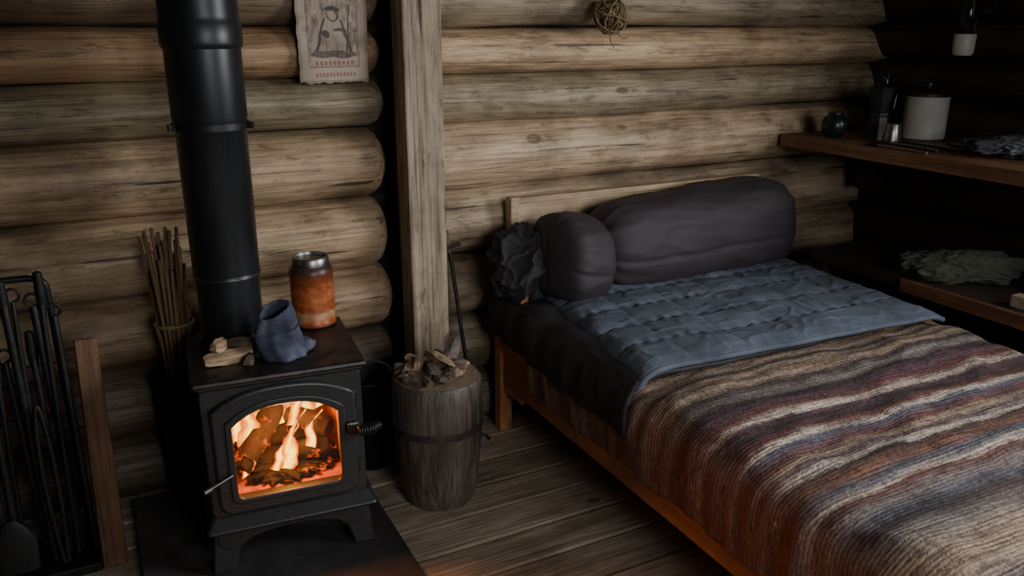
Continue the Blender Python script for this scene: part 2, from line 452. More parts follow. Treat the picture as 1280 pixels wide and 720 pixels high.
wb = log_mesh('wall_back', logs, M_log, 'X')
box('chinking', (1.05, 2.86, 1.18), (4.6, .06, 2.44), M_dark, wb, 0)
lr = []
for i in range(len(bounds)-1):
    z0, z1 = bounds[i], bounds[i+1]; zc = (z0+z1)/2; rz = (z1-z0)/2; t = tuple(.45*x for x in tonesR[i])  # back-wall tones dimmed here, painting the right wall's shade
    if 1.2 < zc < 2.1:
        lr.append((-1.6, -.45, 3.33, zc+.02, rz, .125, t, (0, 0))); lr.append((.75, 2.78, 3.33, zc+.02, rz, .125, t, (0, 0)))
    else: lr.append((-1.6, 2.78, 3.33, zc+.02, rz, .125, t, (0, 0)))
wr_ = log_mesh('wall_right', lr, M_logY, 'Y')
box('chinking_low', (3.37, .6, .58), (.05, 4.5, 1.2), M_dark, wr_, 0)
box('chinking_far', (3.37, 1.8, 1.75), (.05, 2.1, 1.3), M_dark, wr_, 0)
box('chinking_near', (3.37, -1.05, 1.75), (.05, 1.2, 1.3), M_dark, wr_, 0)
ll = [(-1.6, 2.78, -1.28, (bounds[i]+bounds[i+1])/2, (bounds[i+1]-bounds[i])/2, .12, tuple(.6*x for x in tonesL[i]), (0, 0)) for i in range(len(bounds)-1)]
wl = log_mesh('wall_left', ll, M_logY, 'Y'); box('chinking', (-1.36, .6, 1.18), (.05, 4.5, 2.44), M_dark, wl, 0)
wf = group('wall_front')
WX = .95
for nm, c, s in (('lower', (1.0, -1.6, .55), (4.7, .1, 1.1)), ('upper', (1.0, -1.6, 2.28), (4.7, .1, .28)),
                 ('left', (-.55, -1.6, 1.62), (1.6, .1, 1.04)), ('right', (2.50, -1.6, 1.62), (1.7, .1, 1.04))):
    box('panel_'+nm, c, s, M_ceil, wf, 0)
box('ceiling', (1.05, .6, 2.45), (4.9, 4.6, .08), M_ceil, None, 0)
def window(name, c, sx, sy, sz):
    g = group(name, c); t = .05
    if sx < sy:
        box('sill', (0, 0, -sz/2), (.16, sy+.1, t), M_post, g); box('head', (0, 0, sz/2), (.16, sy+.1, t), M_post, g)
        for k, yv in enumerate((-sy/2, 0, sy/2)): box('jamb_%d' % k, (0, yv, 0), (.1 if yv else .03, t, sz), M_post, g)
    else:
        box('sill', (0, 0, -sz/2), (sx+.1, .16, t), M_post, g); box('head', (0, 0, sz/2), (sx+.1, .16, t), M_post, g)
        for k, xv in enumerate((-sx/2, 0, sx/2)): box('jamb_%d' % k, (xv, 0, 0), (t, .1 if xv else .03, sz), M_post, g)
window('window_1', (3.33, .15, 1.66), .1, 1.2, .86)
window('added_fill_window', (WX, -1.6, 1.62), 1.4, .1, .98)  # unseen window, added behind the camera to carry the front fill

vs = []; fs = []; cols = []
y = -1.65; w = .15; k = 0
while y < 2.85:
    segs = [(-1.35, random.uniform(-.3, 1.0)), None]; segs[1] = (segs[0][1]+.004, 3.45)
    for x0, x1 in segs:
        nseg = 24; tn = random.uniform(.65, 1.1); base = len(vs)
        for i in range(nseg+1):
            xx = x0+(x1-x0)*i/nseg
            wob = .0015*noise.noise(Vector((xx*2, k*9, 0)))
            for yy_, zz in ((y+.003, -.03), (y+.003, -.004), (y+.010, -.0005), (y+w/2, wob), (y+w-.010, -.0005), (y+w-.003, -.004), (y+w-.003, -.03)):
                vs.append((xx, yy_+wob, zz)); cols.append((tn, tn*.98, tn*.95))
        for i in range(nseg):
            for j in range(6):
                a = base+i*7+j; fs.append((a, a+7, a+8, a+1))
    y += w; k += 1
me = bpy.data.meshes.new('floor'); me.from_pydata(vs, [], fs)
ca = me.color_attributes.new(name='tone', type='FLOAT_COLOR', domain='POINT')
for i, c in enumerate(cols): ca.data[i].color = (*c, 1)
fl = finish(me, 'floor', M_floor, None)
box('subfloor', (1.05, .6, -.045), (4.9, 4.6, .03), M_dark, fl, 0)

pm = frustum('wall_post', (0, 0, .066, .055), (0, 0, .066, .055), 0, 2.38, M_post, None, .006, None, (.980, 2.60, 0))

# ------------------------------------------------------------------ hearth + stove
frustum('hearth_pad', (0, 0, .355, .39), (0, 0, .355, .39), 0, .03, M_hearth, None, .004, None, (.315, 2.235, 0))
st = group('wood_stove', (.382, 2.262, .03), -5)
FY = -.175
for k, (sx, sy) in enumerate(((-1, -1), (1, -1), (1, 1), (-1, 1))):
    frustum('leg_%d' % (k+1), (sx*.20, sy*.155, .030, .022), (sx*.175, sy*.135, .042, .03), 0, .125, M_iron, st, .006)
ap = [(-.21, .15), (-.20, .09), (-.17, .07)]
for k in range(13):
    x = -.15+.30*k/12; ap.append((x, .075+.04*math.sqrt(max(0, 1-(x/.15)**2))))
ap += [(.17, .07), (.20, .09), (.21, .15)]
extr('apron_front', ap, [], .02, M_iron, st, .003, -.165)
extr('apron_back', ap, [], .02, M_iron, st, .003, .16)
frustum('base_plinth', (0, -.005, .215, .175), (0, -.012, .235, .20), .125, .15, M_iron, st, .008, seg=3)
frustum('ash_lip', (0, -.016, .238, .206), (0, -.004, .212, .18), .15, .19, M_iron, st, .010, seg=4)
for nm, sx in (('side_left', -1), ('side_right', 1)):
    box(nm, (sx*.197, 0, .375), (.018, .345, .38), M_iron, st, .004)
    box(nm+'_panel', (sx*.207, 0, .37), (.008, .24, .26), M_iron, st, .003)
box('back', (0, .168, .375), (.40, .018, .38), M_iron, st)
box('base', (0, 0, .195), (.40, .34, .02), M_iron, st)
body_out = rrect(-.208, .185, .208, .565, .02)
hole = arch(.152, .232, .516, .05)
extr('front_plate', body_out, [hole], .02, M_iron, st, .004, FY)
extr('door_frame', arch(.183, .203, .550, .05, r=.03), [arch(.150, .234, .514, .05)], .026, M_iron, st, .008, FY-.016)
extr('door_bead', arch(.154, .230, .518, .05, r=.024), [arch(.144, .239, .508, .05)], .016, M_iron, st, .004, FY-.026)
extr('door_glass', arch(.146, .236, .510, .05), [], .003, M_glass, st, .0005, FY-.008)
box('firebrick_left', (-.172, .0, .37), (.03, .31, .34), M_brick, st, .002)
box('firebrick_right', (.172, .0, .37), (.03, .31, .34), M_brick, st, .002)
box('firebrick_back', (0, .135, .37), (.33, .03, .34), M_brick, st, .002)
box('firebrick_floor', (0, 0, .215), (.33, .31, .03), M_brick, st, .002)
box('baffle', (0, 0, .55), (.33, .31, .012), M_iron, st, .002)
lump('ash_bed', .15, .13, .022, M_char, st, .5, 3, 5, (0, 0, .243), None, True, 4)
frustum('top_molding', (0, 0, .208, .182), (0, 0, .222, .194), .555, .572, M_iron, st, .006, seg=3)
box('top_plate', (0, 0, .5805), (.458, .402, .019), M_ironw, st, .009)
lathe('hob_ring', [(.0, .588), (.085, .588), (.086, .5915), (.080, .593), (.0, .593)], M_ironw, st, (.09, -.05, 0))
lathe('flue_collar', [(.112, .588), (.112, .598), (.100, .602), (.100, .615)], M_iron, st, (-.096, .106, 0))
lathe('hinge_top', [(0, -.02), (.009, -.02), (.009, .02), (0, .02)], M_iron, st, (.194, FY-.02, .475), 16)
lathe('hinge_bottom', [(0, -.02), (.009, -.02), (.009, .02), (0, .02)], M_iron, st, (.194, FY-.02, .275), 16)
box('latch_block', (.178, FY-.032, .405), (.034, .03, .032), M_iron, st, .006)
tube('door_handle', [(.165, FY-.045, .402), (.195, FY-.065, .40), (.22, FY-.07, .405), (.25, FY-.065, .412)], .0125, M_tool, st)
tube('handle_coil', [[(.185+.007*i, FY-.067+.0145*math.cos(a), .403+.0145*math.sin(a)) for i, a in [(j/8, j*math.pi/4) for j in range(0, 57)]]], .003, M_tool, st)
tube('air_lever', [(-.150, FY-.03, .318), (-.18, FY-.045, .312), (-.212, FY-.06, .305)], .005, M_steel, st)
lathe('air_lever_knob', [(0, -.012), (.008, -.011), (.008, .011), (0, .012)], M_steel, st, (-.216, FY-.062, .304), 16, None, (0, 80, 25))
def firelog(name, p1, p2, r, seed):
    p1 = Vector(p1); p2 = Vector(p2); d = p2-p1; L = d.length
    prof = [(0, 0), (r*.8, 0)]+[(r, L*k/14) for k in range(1, 14)]+[(r*.8, L), (0, L)]
    def fn(p, a):
        q = 1+.22*noise.noise(Vector((math.cos(a)*1.5+seed, math.sin(a)*1.5, p.z*14)))
        return Vector((p.x*q, p.y*q, p.z))
    o = lathe(name, [(max(.001, a), z) for a, z in prof], M_char, st, (0, 0, 0), 24, fn)
    o.rotation_mode = 'QUATERNION'; o.rotation_quaternion = d.to_track_quat('Z', 'Y'); o.location = p1
firelog('burning_log_1', (-.125, -.085, .265), (.00, .06, .38), .032, 1)
firelog('burning_log_2', (-.13, .05, .275), (.09, .05, .29), .034, 5)
firelog('burning_log_3', (.005, -.04, .270), (.13, -.07, .285), .032, 9)
firelog('burning_log_4', (.03, .03, .36), (.135, -.06, .335), .033, 13)
def flame(i, x0, y0, z0, h, w, lean, ph):
    def fn(u, v):
        ww = w*(math.sin(math.pi*min(1, (v*.8+.2)))**.7)*(1-v*.55)
        cx = x0+lean*v*h+.022*math.sin(v*6+ph)*v
        return (cx+(u-.5)*2*ww, y0+.012*math.sin(u*3+v*4+ph)+.02*v, z0+h*v)
    sheet('flame_%d' % i, fn, 10, 22, M_flame, st, 0, True)
fls = [(-.10, -.02, .27, .23, .042, .1, 0), (-.055, .05, .31, .20, .050, .25, 2), (.005, .04, .33, .18, .050, -.2, 4), (-.005, -.10, .245, .17, .034, .35, 1),
       (.075, .03, .36, .14, .052, .2, 3), (.120, .04, .36, .13, .032, -.3, 5), (-.03, -.09, .25, .12, .024, .5, 2.6), (-.125, .03, .29, .20, .034, .1, 1.7),
       (-.07, .09, .32, .18, .060, -.1, 4.4), (.06, .09, .33, .18, .060, .1, .7), (-.115, -.10, .245, .07, .020, .4, 5.2), (.03, -.02, .35, .14, .028, .5, 3.1), (.07, -.09, .30, .10, .022, .3, 1.2)]
for i, a in enumerate(fls): flame(i+1, *a)

sp_ = group('stove_pipe', (.295, 2.375, .62))
lathe('lower_section', [(.087, 0), (.087, .195)]+[(.0915, .197), (.0915, .210), (.089, .213)], M_pipe, sp_)
lathe('middle_section', [(.091, .205), (.093, .61), (.096, .615), (.096, .63), (.094, .633)], M_pipe, sp_)
lathe('upper_section', [(.095, .63), (.098, .645), (.098, .82), (.103, .825), (.1045, .835), (.1045, .88), (.102, .885), (.100, .90), (.100, 1.78)], M_pipe, sp_)
lathe('clamp_band', [(.098, .613), (.101, .613), (.101, .630), (.098, .630)], M_tool, sp_)
for k, a in enumerate((200, 330)):
    ar = math.radians(a)
    box('clamp_tab_%d' % k, (.108*math.cos(ar), .108*math.sin(ar), .622), (.022, .012, .018), M_tool, sp_, .002, (0, 0, a))
tube('lower_ring', [[(.0935*math.cos(a*math.pi/12), .0935*math.sin(a*math.pi/12), .204) for a in range(25)]], .0018, M_steel, sp_)

cn = group('orange_tin_jar', (.540, 2.405, .62))
lathe('body', [(.001, 0), (.060, 0), (.066, .005), (.067, .012), (.065, .016), (.065, .160), (.067, .165), (.062, .182), (.056, .190), (.05, .191)], M_can, cn)
lathe('lid', [(.050, .188), (.056, .190), (.056, .212), (.053, .216), (.048, .216), (.047, .208), (.001, .208)], M_steel, cn)
dg = group('denim_rag', (.400, 2.185, .6205))
def dfold(p, a):
    z = p.z/.13
    q = 1+(.03+.04*(1-z))*math.sin(7*a+2.0*math.sin(3*z)+.5)+.05*math.sin(3*a-4*z)+.16*noise.noise(Vector((math.cos(a)*1.0, math.sin(a)*1.0, z*1.3)))
    q += .05*max(0, 1-abs(math.sin(z*7+1.5*math.sin(a*2)+.6*a))*3)
    return Vector((p.x*q*1.05-.018*z, p.y*q*.85+.008*z, p.z*(1+.14*math.cos(a-.6)*z)))
dp = [(.001, .0), (.062, 0)]+[(.066-.024*(k/22)**1.5, .004+.126*k/22) for k in range(23)]+[(.040, .134), (.035, .134), (.031, .125), (.027, .10), (.020, .06), (.001, .05)]
lathe('cloth', dp, M_denim, dg, (0, 0, 0), 140, dfold)
def hem(zf, r):
    pts = []
    for i in range(49):
        a = i*math.pi/24; pts.append(tuple(dfold(Vector((r*math.cos(a), r*math.sin(a), zf)), a)))
    return pts
tube('hem', [hem(.132, .0385)], .0032, M_denim, dg)
tube('seam', [hem(.085, .0605)], .0018, M_denim, dg)
lump('hanging_corner', .032, .030, .022, M_denim, dg, .3, 9, 5, (.055, .01, .018), (0, 0, 30), True, 1.6)
def splitwood(name, loc, parts, mats=(M_split,)):
    g = group(name, loc)
    for k, (c, s, rot) in enumerate(parts):
        bm = bmesh.new()
        n = 14; prof = [(-.5, -.5), (.5, -.5), (.42, .15), (.05, .5), (-.38, .2)]
        rings = []
        for i in range(n+1):
            x = i/n-.5
            sc = 1-.35*abs(2*x)**4
            rings.append([bm.verts.new((x*s[0]+.004*noise.noise(Vector((a*5, bb*5, k))), (a*sc+.12*noise.noise(Vector((x*3, a*3, k*4+loc[0]*9))))*s[1], (bb*sc+.12*noise.noise(Vector((x*3+9, bb*3, k*3))))*s[2])) for a, bb in prof])
        for A, B in zip(rings, rings[1:]):
            for i in range(5): bm.faces.new((A[i], A[(i+1) % 5], B[(i+1) % 5], B[i]))
        bm.faces.new(rings[0]); bm.faces.new(rings[-1])
        bmesh.ops.recalc_face_normals(bm, faces=bm.faces[:])
        me = bpy.data.meshes.new('piece'); bm.to_mesh(me); bm.free()
        o = finish(me, 'piece_%d' % (k+1), mats[k % len(mats)], g); o.location = c; o.rotation_euler = [math.radians(a) for a in rot]
    return g
splitwood('split_firewood', (.262, 2.205, .62), [((-.01, 0, .018), (.13, .05, .035), (0, 0, 10)), ((.03, .045, .025), (.09, .04, .05), (0, 0, -25)), ((-.03, .01, .052), (.05, .035, .035), (5, 5, 50)), ((.04, -.03, .012), (.06, .03, .022), (0, 0, 70))], (M_split, M_bark))

sb = group('chopping_block_barrel', (.882, 2.262, 0))
def stf(p, a):
    q = 1+.016*noise.noise(Vector((math.cos(a)*3, math.sin(a)*3, p.z*3)))+.003*math.cos(a*16)
    return Vector((p.x*q, p.y*q, p.z))
lathe('barrel_body', [(.001, 0), (.110, 0), (.117, .01), (.130, .10), (.140, .20), (.144, .28), (.145, .36), (.141, .425), (.135, .435)], M_stump, sb, (0, 0, 0), 96, stf)
lathe('top_face', [(.001, .436), (.10, .436), (.132, .435), (.136, .431)], M_stumptop, sb, (0, 0, 0), 64, stf)
lathe('hoop_band', [(.1435, .262), (.1465, .264), (.1465, .286), (.1445, .288)], M_band, sb, (0, 0, 0), 96, stf)
pr = []
random.seed(12)
for k in range(34):
    a = random.uniform(0, 6.28); r = .095*math.sqrt(random.random())
    hgt = .016+.05*(1-r/.1)*random.random()
    pr.append(((r*math.cos(a)-.012, r*math.sin(a)*.9, hgt), (random.uniform(.06, .12), random.uniform(.025, .05), random.uniform(.012, .028)), (random.uniform(-25, 25), random.uniform(-14, 14), random.uniform(0, 180))))
pr.append(((.065, .02, .058), (.085, .045, .014), (30, -50, 30)))
pr.append(((.02, -.03, .06), (.08, .045, .016), (30, -20, 120)))
kd = splitwood('kindling_pieces', (.878, 2.265, .437), pr, (M_split, M_bark, M_bark, M_stumptop, M_stump))

sc = group('coal_scuttle', (.745, 2.565, 0))
lathe('body', [(.001, 0), (.06, 0), (.065, .02), (.085, .33), (.089, .335), (.087, .34), (.080, .335), (.07, .27), (.001, .26)], M_blackiron, sc)
tube('bail', [[(.085*math.cos(a), 0, .33+.06*math.sin(a)) for a in [math.pi*i/12 for i in range(13)]]], .004, M_blackiron, sc)

pk = group('fire_poker', (1.09, 2.60, 0))
tube('shaft', [(.04, -.11, .005), (.0, .035, .74)], .007, M_tool, pk)
tube('grip', [(.0, .035, .72), (-.006, .048, .80)], .010, M_handle, pk)
tube('hook', [(.035, -.10, .05), (.06, -.12, .06), (.08, -.12, .03)], .006, M_tool, pk)
tube('crossbar', [(-.03, .03, .74), (.04, .03, .75)], .007, M_tool, pk)

# ------------------------------------------------------------------ left: tools
tr_ = group('fireplace_tool_rack', (-.29, 2.42, 0))
box('base', (0, 0, .015), (.30, .20, .03), M_blackiron, tr_, .005)
for x in (-.13, .13):
    tube('upright_%s' % ('l' if x < 0 else 'r'), [(x, .03, .02), (x, .03, .80), (x*.97, .03, .845), (x*.7, .03, .855), (x*.6, .03, .856)], .009, M_tool, tr_)
tube('top_bar', [(-.09, .03, .856), (.09, .03, .856)], .009, M_tool, tr_)
tube('mid_bar', [(-.13, .03, .45), (.13, .03, .45)], .006, M_tool, tr_)
random.seed(4)
for k in range(14):
    x = -.15+.022*k; zt = random.uniform(.58, .86); dx = random.uniform(-.02, .02)
    yb = -.06+.012*(k % 4)
    tube('tool_shaft_%d' % k, [(x+dx, yb, .05), (x+dx*.3, -.02, zt-.1), (x, .0, zt)], .007+.002*(k % 3), M_tool, tr_)
    if k % 2: tube('tool_hook_%d' % k, [[(x+.018*math.sin(a), .0, zt+.018-.018*math.cos(a)) for a in [i*math.pi/6 for i in range(11)]]], .004, M_tool, tr_)
    else: lathe('tool_grip_%d' % k, [(.001, -.05), (.012, -.048), (.014, .0), (.011, .05), (.001, .055)], M_tool, tr_, (x, 0, zt), 16)
lathe('shovel_blade', [(.001, 0), (.05, .01), (.055, .10), (.03, .15), (.01, .17)], M_blackiron, tr_, (-.05, -.075, .04), 24, lambda p, a: Vector((p.x, p.y*.25, p.z)))
tube('tongs', [[(.06, -.085, .05), (.04, -.085, .3), (.06, -.05, .60), (.085, -.085, .3), (.07, -.085, .05)]], .007, M_tool, tr_)
frustum('wooden_board', (0, 0, .034, .011), (0, 0, .028, .010), 0, .68, M_handle, None, .005, (-6, 2.5, 12), (-.105, 2.33, .003))
ax = group('felling_axe', (-.49, 2.56, 0))
tube('haft', [(.02, -.08, .02), (.05, -.04, .35), (.0, .04, .80)], .015, M_handle, ax, [1.1, .9, .9])
frustum('axe_head', (.0, .0, .075, .012), (.01, .0, .05, .016), -.045, .045, M_tool, ax, .004, (-20, 0, 0), (-.02, .03, .74))

kb = group('stick_bundle', (.150, 2.575, .03))
random.seed(21)
spl = []
for k in range(60):
    a = random.uniform(0, 6.28); r = random.uniform(0, .055); h = random.uniform(.60, .90)
    x, y = r*math.cos(a), r*math.sin(a)*.8
    spl.append([(x*.8, y*.8, .06), (x*.75, y*.75, .58), (x*1.15+random.uniform(-.02, .02), y*1.0, h)])
tube('sticks', spl, .0055, M_stick, kb, None, True, 2)
tube('twine', [[(.056*math.cos(a*math.pi/8), .048*math.sin(a*math.pi/8), .60+.003*math.sin(a)) for a in range(34)]], .004, M_wicker, kb)
lathe('bucket', [(.001, 0), (.065, 0), (.068, .01), (.082, .42), (.086, .425), (.084, .43), (.079, .425), (.064, .02), (.001, .015)], M_blackiron, kb)

# ------------------------------------------------------------------ poster
PW, PH = .225, .31
def ppos(u, v):
    x = (u-.5)*PW; z = (v-.5)*PH
    if v < .02: z += .007*noise.noise(Vector((u*11, 0, 0)))+.004
    x += .003*noise.noise(Vector((0, v*9, u)))
    return (x, -.012*(1-v)**2*math.sin(u*5)-.008*noise.noise(Vector((u*3, v*4, 0))), z)
def pcol(u, v):
    base = Vector(lin(172, 156, 138)[:3]); ink = Vector(lin(60, 50, 50)[:3]); red = Vector(lin(128, 78, 72)[:3])
    n = fbm(u*3, v*4, 1); base = base*(1-.4*max(0, n))
    if min(u, 1-u, v) < .04: base = base*.75
    k = 0
    if .13 < u < .87 and .16 < v < .95:
        if min(u-.13, .87-u, v-.16, .95-v) < .014: k = .6
        wx = u+.03*noise.noise(Vector((u*6, v*6, 1))); wy = v*1.28-.05+.03*noise.noise(Vector((u*6, v*6, 9)))
        def el(cx, cy, rx, ry): return ((wx-cx)/rx)**2+((wy-cy)/ry)**2
        if v > .26: k = max(k, .30+.55*fbm(u*18, v*9, 5))
        if .30 < wy < .76:
            hw = .12+.14*(.76-wy)/.46
            d = abs(wx-.50)/hw
            if d < 1: k = .12+.6*max(0, noise.noise(Vector((wx*34, wy*6, 3))))
            if abs(d-1) < .10: k = .9
        if el(.50, .81, .070, .060) < 1: k = .18
        if abs(el(.50, .81, .080, .070)-1) < .26: k = .9
        if el(.50, .875, .12, .028) < 1: k = .9
        if abs(wx-.70-.10*(wy-.5)) < .011 and .3 < wy < .95: k = .9
        if el(.60, .62, .10, .022) < 1 or el(.40, .58, .06, .05) < 1: k = .85
        if el(.5, .32, .34, .05) < 1: k = .75+.2*fbm(u*30, v*20, 7)
        k = max(k, .3*max(0, fbm(u*25, v*25, 8)+.25))
    c = base.lerp(ink, max(0, min(1, k)))
    if .22 < u < .78 and .185 < v < .225 and int(u*46) % 3 != 0: c = base.lerp(red, .8)
    if .2 < u < .8 and .07 < v < .11 and int(u*60) % 3 != 0: c = base.lerp(red, .7)
    return (*c, 1)
po = sheet('vintage_poster', ppos, 170, 220, M_paper, None, .001, False, pcol)
po.location = (.722, 2.655, 1.475)

wbll = group('dried_vine_ball', (1.725, 2.605, 1.53))
random.seed(5); spl = []
for k in range(44):
    ax_ = Vector((random.gauss(0, 1), random.gauss(0, 1), random.gauss(0, 1))).normalized(); q = ax_.to_track_quat('Z', 'Y'); r = random.uniform(.035, .068)
    spl.append([tuple(q @ Vector((r*math.cos(a)*1.0, r*math.sin(a), random.uniform(-.006, .006)))*1.0) for a in [i*math.pi/8 for i in range(18)]])
tube('vines', spl, .0027, M_wicker, wbll, None, True, 2)
tube('loose_strands', [[(0.02, -.02, -.06), (.04, -.02, -.085), (.07, -.01, -.075)], [(0, 0, -.06), (-.01, -.01, -.09), (.02, 0, -.11)], [(-.02, 0, .06), (0, .02, .1), (.01, .05, .12)]], .0022, M_wicker, wbll)

# ------------------------------------------------------------------ bed
bd = group('bed', (0, 0, 0))
X0, X1, YF, YH = 1.285, 2.50, .55, 2.62
box('side_rail_left', (X0, (YF+YH)/2, .325), (.035, YH-YF, .25), M_bedwood, bd, .004)
box('side_rail_right', (X1, (YF+YH)/2, .325), (.035, YH-YF, .25), M_bedwood, bd, .004)
box('foot_board', ((X0+X1)/2, YF, .34), (X1-X0, .035, .3), M_headwood, bd)
box('head_post_left', (X0-.005, 2.585, .33), (.05, .05, .66), M_bedwood, bd)
box('head_panel_side', (X0, 2.50, .40), (.03, .16, .46), M_bedwood, bd)
box('head_post_right', (X1, 2.60, .33), (.05, .05, .66), M_bedwood, bd)
box('foot_post_left', (X0-.005, YF, .25), (.05, .05, .5), M_bedwood, bd)
box('foot_post_right', (X1, YF, .25), (.05, .05, .5), M_bedwood, bd)
box('headboard', ((1.35+2.5)/2, 2.64, .60), (1.15, .03, .56), M_headwood, bd)
box('headboard_cap', ((1.35+2.5)/2, 2.638, .885), (1.18, .045, .022), M_headwood, bd)
box('headboard_post', (1.345, 2.635, .62), (.035, .045, .56), M_headwood, bd)
box('slats', ((X0+X1)/2, (YF+YH)/2, .27), (X1-X0-.04, YH-YF-.04, .03), M_headwood, bd)
box('mattress', ((X0+X1)/2, (YF+YH)/2, .395), (X1-X0-.06, YH-YF-.06, .21), M_mattress, bd, .03)

def path(pts):
    L = [0]
    for a, c in zip(pts, pts[1:]): L.append(L[-1]+math.dist(a, c))
    T = L[-1]
    def f(s):
        s *= T
        for i in range(len(pts)-1):
            if s <= L[i+1] or i == len(pts)-2:
                k = (s-L[i])/(L[i+1]-L[i]); a, c = pts[i], pts[i+1]
                return a[0]+(c[0]-a[0])*k, a[1]+(c[1]-a[1])*k
    return f
def smoothpath(pts, it=3):
    for _ in range(it):
        q = [pts[0]]
        for a, c in zip(pts, pts[1:]):
            q += [(a[0]*.75+c[0]*.25, a[1]*.75+c[1]*.25), (a[0]*.25+c[0]*.75, a[1]*.25+c[1]*.75)]
        q.append(pts[-1]); pts = q
    return path(pts)
cp = smoothpath([(1.250, .285), (1.238, .40), (1.250, .505), (1.34, .532), (1.6, .53), (2.2, .53), (2.46, .53), (2.545, .50), (2.548, .28)])
def cover(u, v):
    x, z = cp(u); y = .50+v*1.80
    topk = max(0, min(1, (z-.49)/.03))
    n = noise.noise(Vector((x*3.2, y*5.5, .3)))*.012+noise.noise(Vector((x*7, y*15, 4)))*.006+abs(noise.noise(Vector((x*2.2+y*3, y*4-x*2, 9))))*.015
    n += .009*max(0, 1-abs(noise.noise(Vector((x*2.4-y*1.4, y*3.1+x, 21))))*4)
    n += .012*max(0, 1-abs(y-1.60-.05*noise.noise(Vector((x*3, 0, 0))))*11)*(1+noise.noise(Vector((x*6, 4, 0))))
    z += topk*(n)
    if x < 1.3:
        sd = 1-topk
        x -= sd*(.012+.016*noise.noise(Vector((z*2, y*9, 2)))+.008*noise.noise(Vector((z*4, y*24, 2))))
        z += sd*.014*noise.noise(Vector((1, y*5, 8)))
    x += .006*noise.noise(Vector((x*4, y*4, 11)))*topk
    return (x, y, z)
sheet('striped_woven_blanket', cover, 220, 260, M_strip, None, .008)

sp2 = smoothpath([(1.222, .40), (1.212, .47), (1.235, .555), (1.33, .572), (1.6, .57), (2.3, .565), (2.47, .565)])
def bag(u, v):
    x, z = sp2(u); y = 1.685+v*.90
    y0 = -.05*max(0, 1-u*3)*(1-v)
    y += -y0*0.4
    n = noise.noise(Vector((x*4, y*7, 2)))*.010+abs(noise.noise(Vector((x*8, y*5, 6))))*.010
    if z < .55: x -= .012*noise.noise(Vector((z*6, y*12, 1)))+.006*abs(noise.noise(Vector((z*14, y*22, 1)))); z += .03*(v-.5)
    return (x, y, z+n*(1 if z > .5 else .2))
sheet('sleeping_bag', bag, 120, 90, M_bagdark, None, .012)
sp3 = smoothpath([(1.255, .545), (1.29, .585), (1.40, .594), (1.8, .592), (2.3, .588), (2.42, .586), (2.46, .566)])
def quilt(u, v):
    x, z = sp3(u)
    y = 1.65+v*.80 + .02*noise.noise(Vector((x*4, 0, 3)))*(1-v) + .05*(1-u)*(1-v)
    x += .05*v*u + .09*v*(1-u)
    wu = u+.007*noise.noise(Vector((u*7, v*7, 31))); wvv = v+.008*noise.noise(Vector((u*6, v*6, 47)))
    sa = abs(math.sin(math.pi*wvv*5)); sc_ = abs(math.sin(math.pi*(wu*6)))
    h = .012*(sa**.3)*(.35+.65*sc_**.3)
    h += .0030*(1-sa)**2*math.sin(x*110+6*noise.noise(Vector((x*5, y*5, 2))))
    w = Vector((x*6, y*8, 5)); w = w+.5*noise.noise_vector(w*.7)
    h += .007*noise.noise(w)+.0035*max(0, 1-abs(noise.noise(w*1.7))*4)
    e = min(u, 1-u, v*1.2, (1-v))*14
    h *= min(1, e+.2)
    return (x, y, z+h)
sheet('quilted_blanket', quilt, 300, 200, M_quilt, None, .022)
bind = [tuple(Vector(quilt(u/40, 0))+Vector((0, -.004, -.009))) for u in range(41)]
q2 = [tuple(Vector(quilt(0, 1-u/30))+Vector((-.004, 0, -.009))) for u in range(31)]
bo = tube('binding', [q2[:-1]+bind], .009, M_quilt, bpy.data.objects['quilted_blanket'])

def bolster(name, L, ry, rz, loc, rot, mat, seed, sq=2.6, endp=5, lean=0, grow=0, pleat=1.0, parent=None):
    vs = []; fs = []; nu, nv = 180, 120
    for i in range(nu+1):
        t = i/nu*2-1
        k = (1-abs(t)**endp)**.42 if abs(t) < 1 else 0
        k = max(k, .04)*(1+grow*t)
        for j in range(nv):
            a = 2*math.pi*j/nv; ca, sa = math.cos(a), math.sin(a)
            q = (abs(ca)**sq+abs(sa)**sq)**(-1/sq)
            x = t*L/2
            g = Vector((x*5+seed, ca*1.2, sa*1.2))
            w = Vector((x*5+seed, ca*2.0, sa*2.0)); w = w+.5*noise.noise_vector(w*.8)
            wr = .07*noise.noise(g)+.022*max(0, 1-abs(noise.noise(w))*3)
            w2 = Vector((x*3+ca*2+seed, ca*4, sa*4+x*5)); wr += .012*max(0, 1-abs(noise.noise(w2))*3)
            wr += pleat*.025*math.sin(a*13+4*noise.noise(Vector((x*4, seed, ca))))*max(0, abs(t)-.6)/.4
            sm = abs(((a/(2*math.pi))*4+.35+.05*noise.noise(Vector((x*4, 0, seed)))) % 1-.5)
            wr -= .045*max(0, 1-sm*22)
            rr_ = k*q*(1+wr)
            y = ry*rr_*ca; z = rz*rr_*sa
            z = max(z, -rz*.86)
            vs.append((x*(1+.03*noise.noise(Vector((ca*2, sa*2, seed)))), y+lean*z, z))
    for i in range(nu):
        for j in range(nv):
            j2 = (j+1) % nv; fs.append((i*nv+j, i*nv+j2, (i+1)*nv+j2, (i+1)*nv+j))
    fs.append(tuple(range(nv))[::-1]); fs.append(tuple(nu*nv+j for j in range(nv)))
    me = bpy.data.meshes.new(name); me.from_pydata(vs, [], fs)
    o = finish(me, name, mat, parent, True); o.location = loc; o.rotation_euler = [math.radians(a) for a in rot]
    bm = bmesh.new(); bm.from_mesh(me); bmesh.ops.recalc_face_normals(bm, faces=bm.faces[:]); bm.to_mesh(me); bm.free()
    return o
bolster('rolled_bolster', .96, .145, .168, (2.04, 2.450, .735), (0, -1, 3), M_bolster, 3, 2.7, 8, .1, .06)
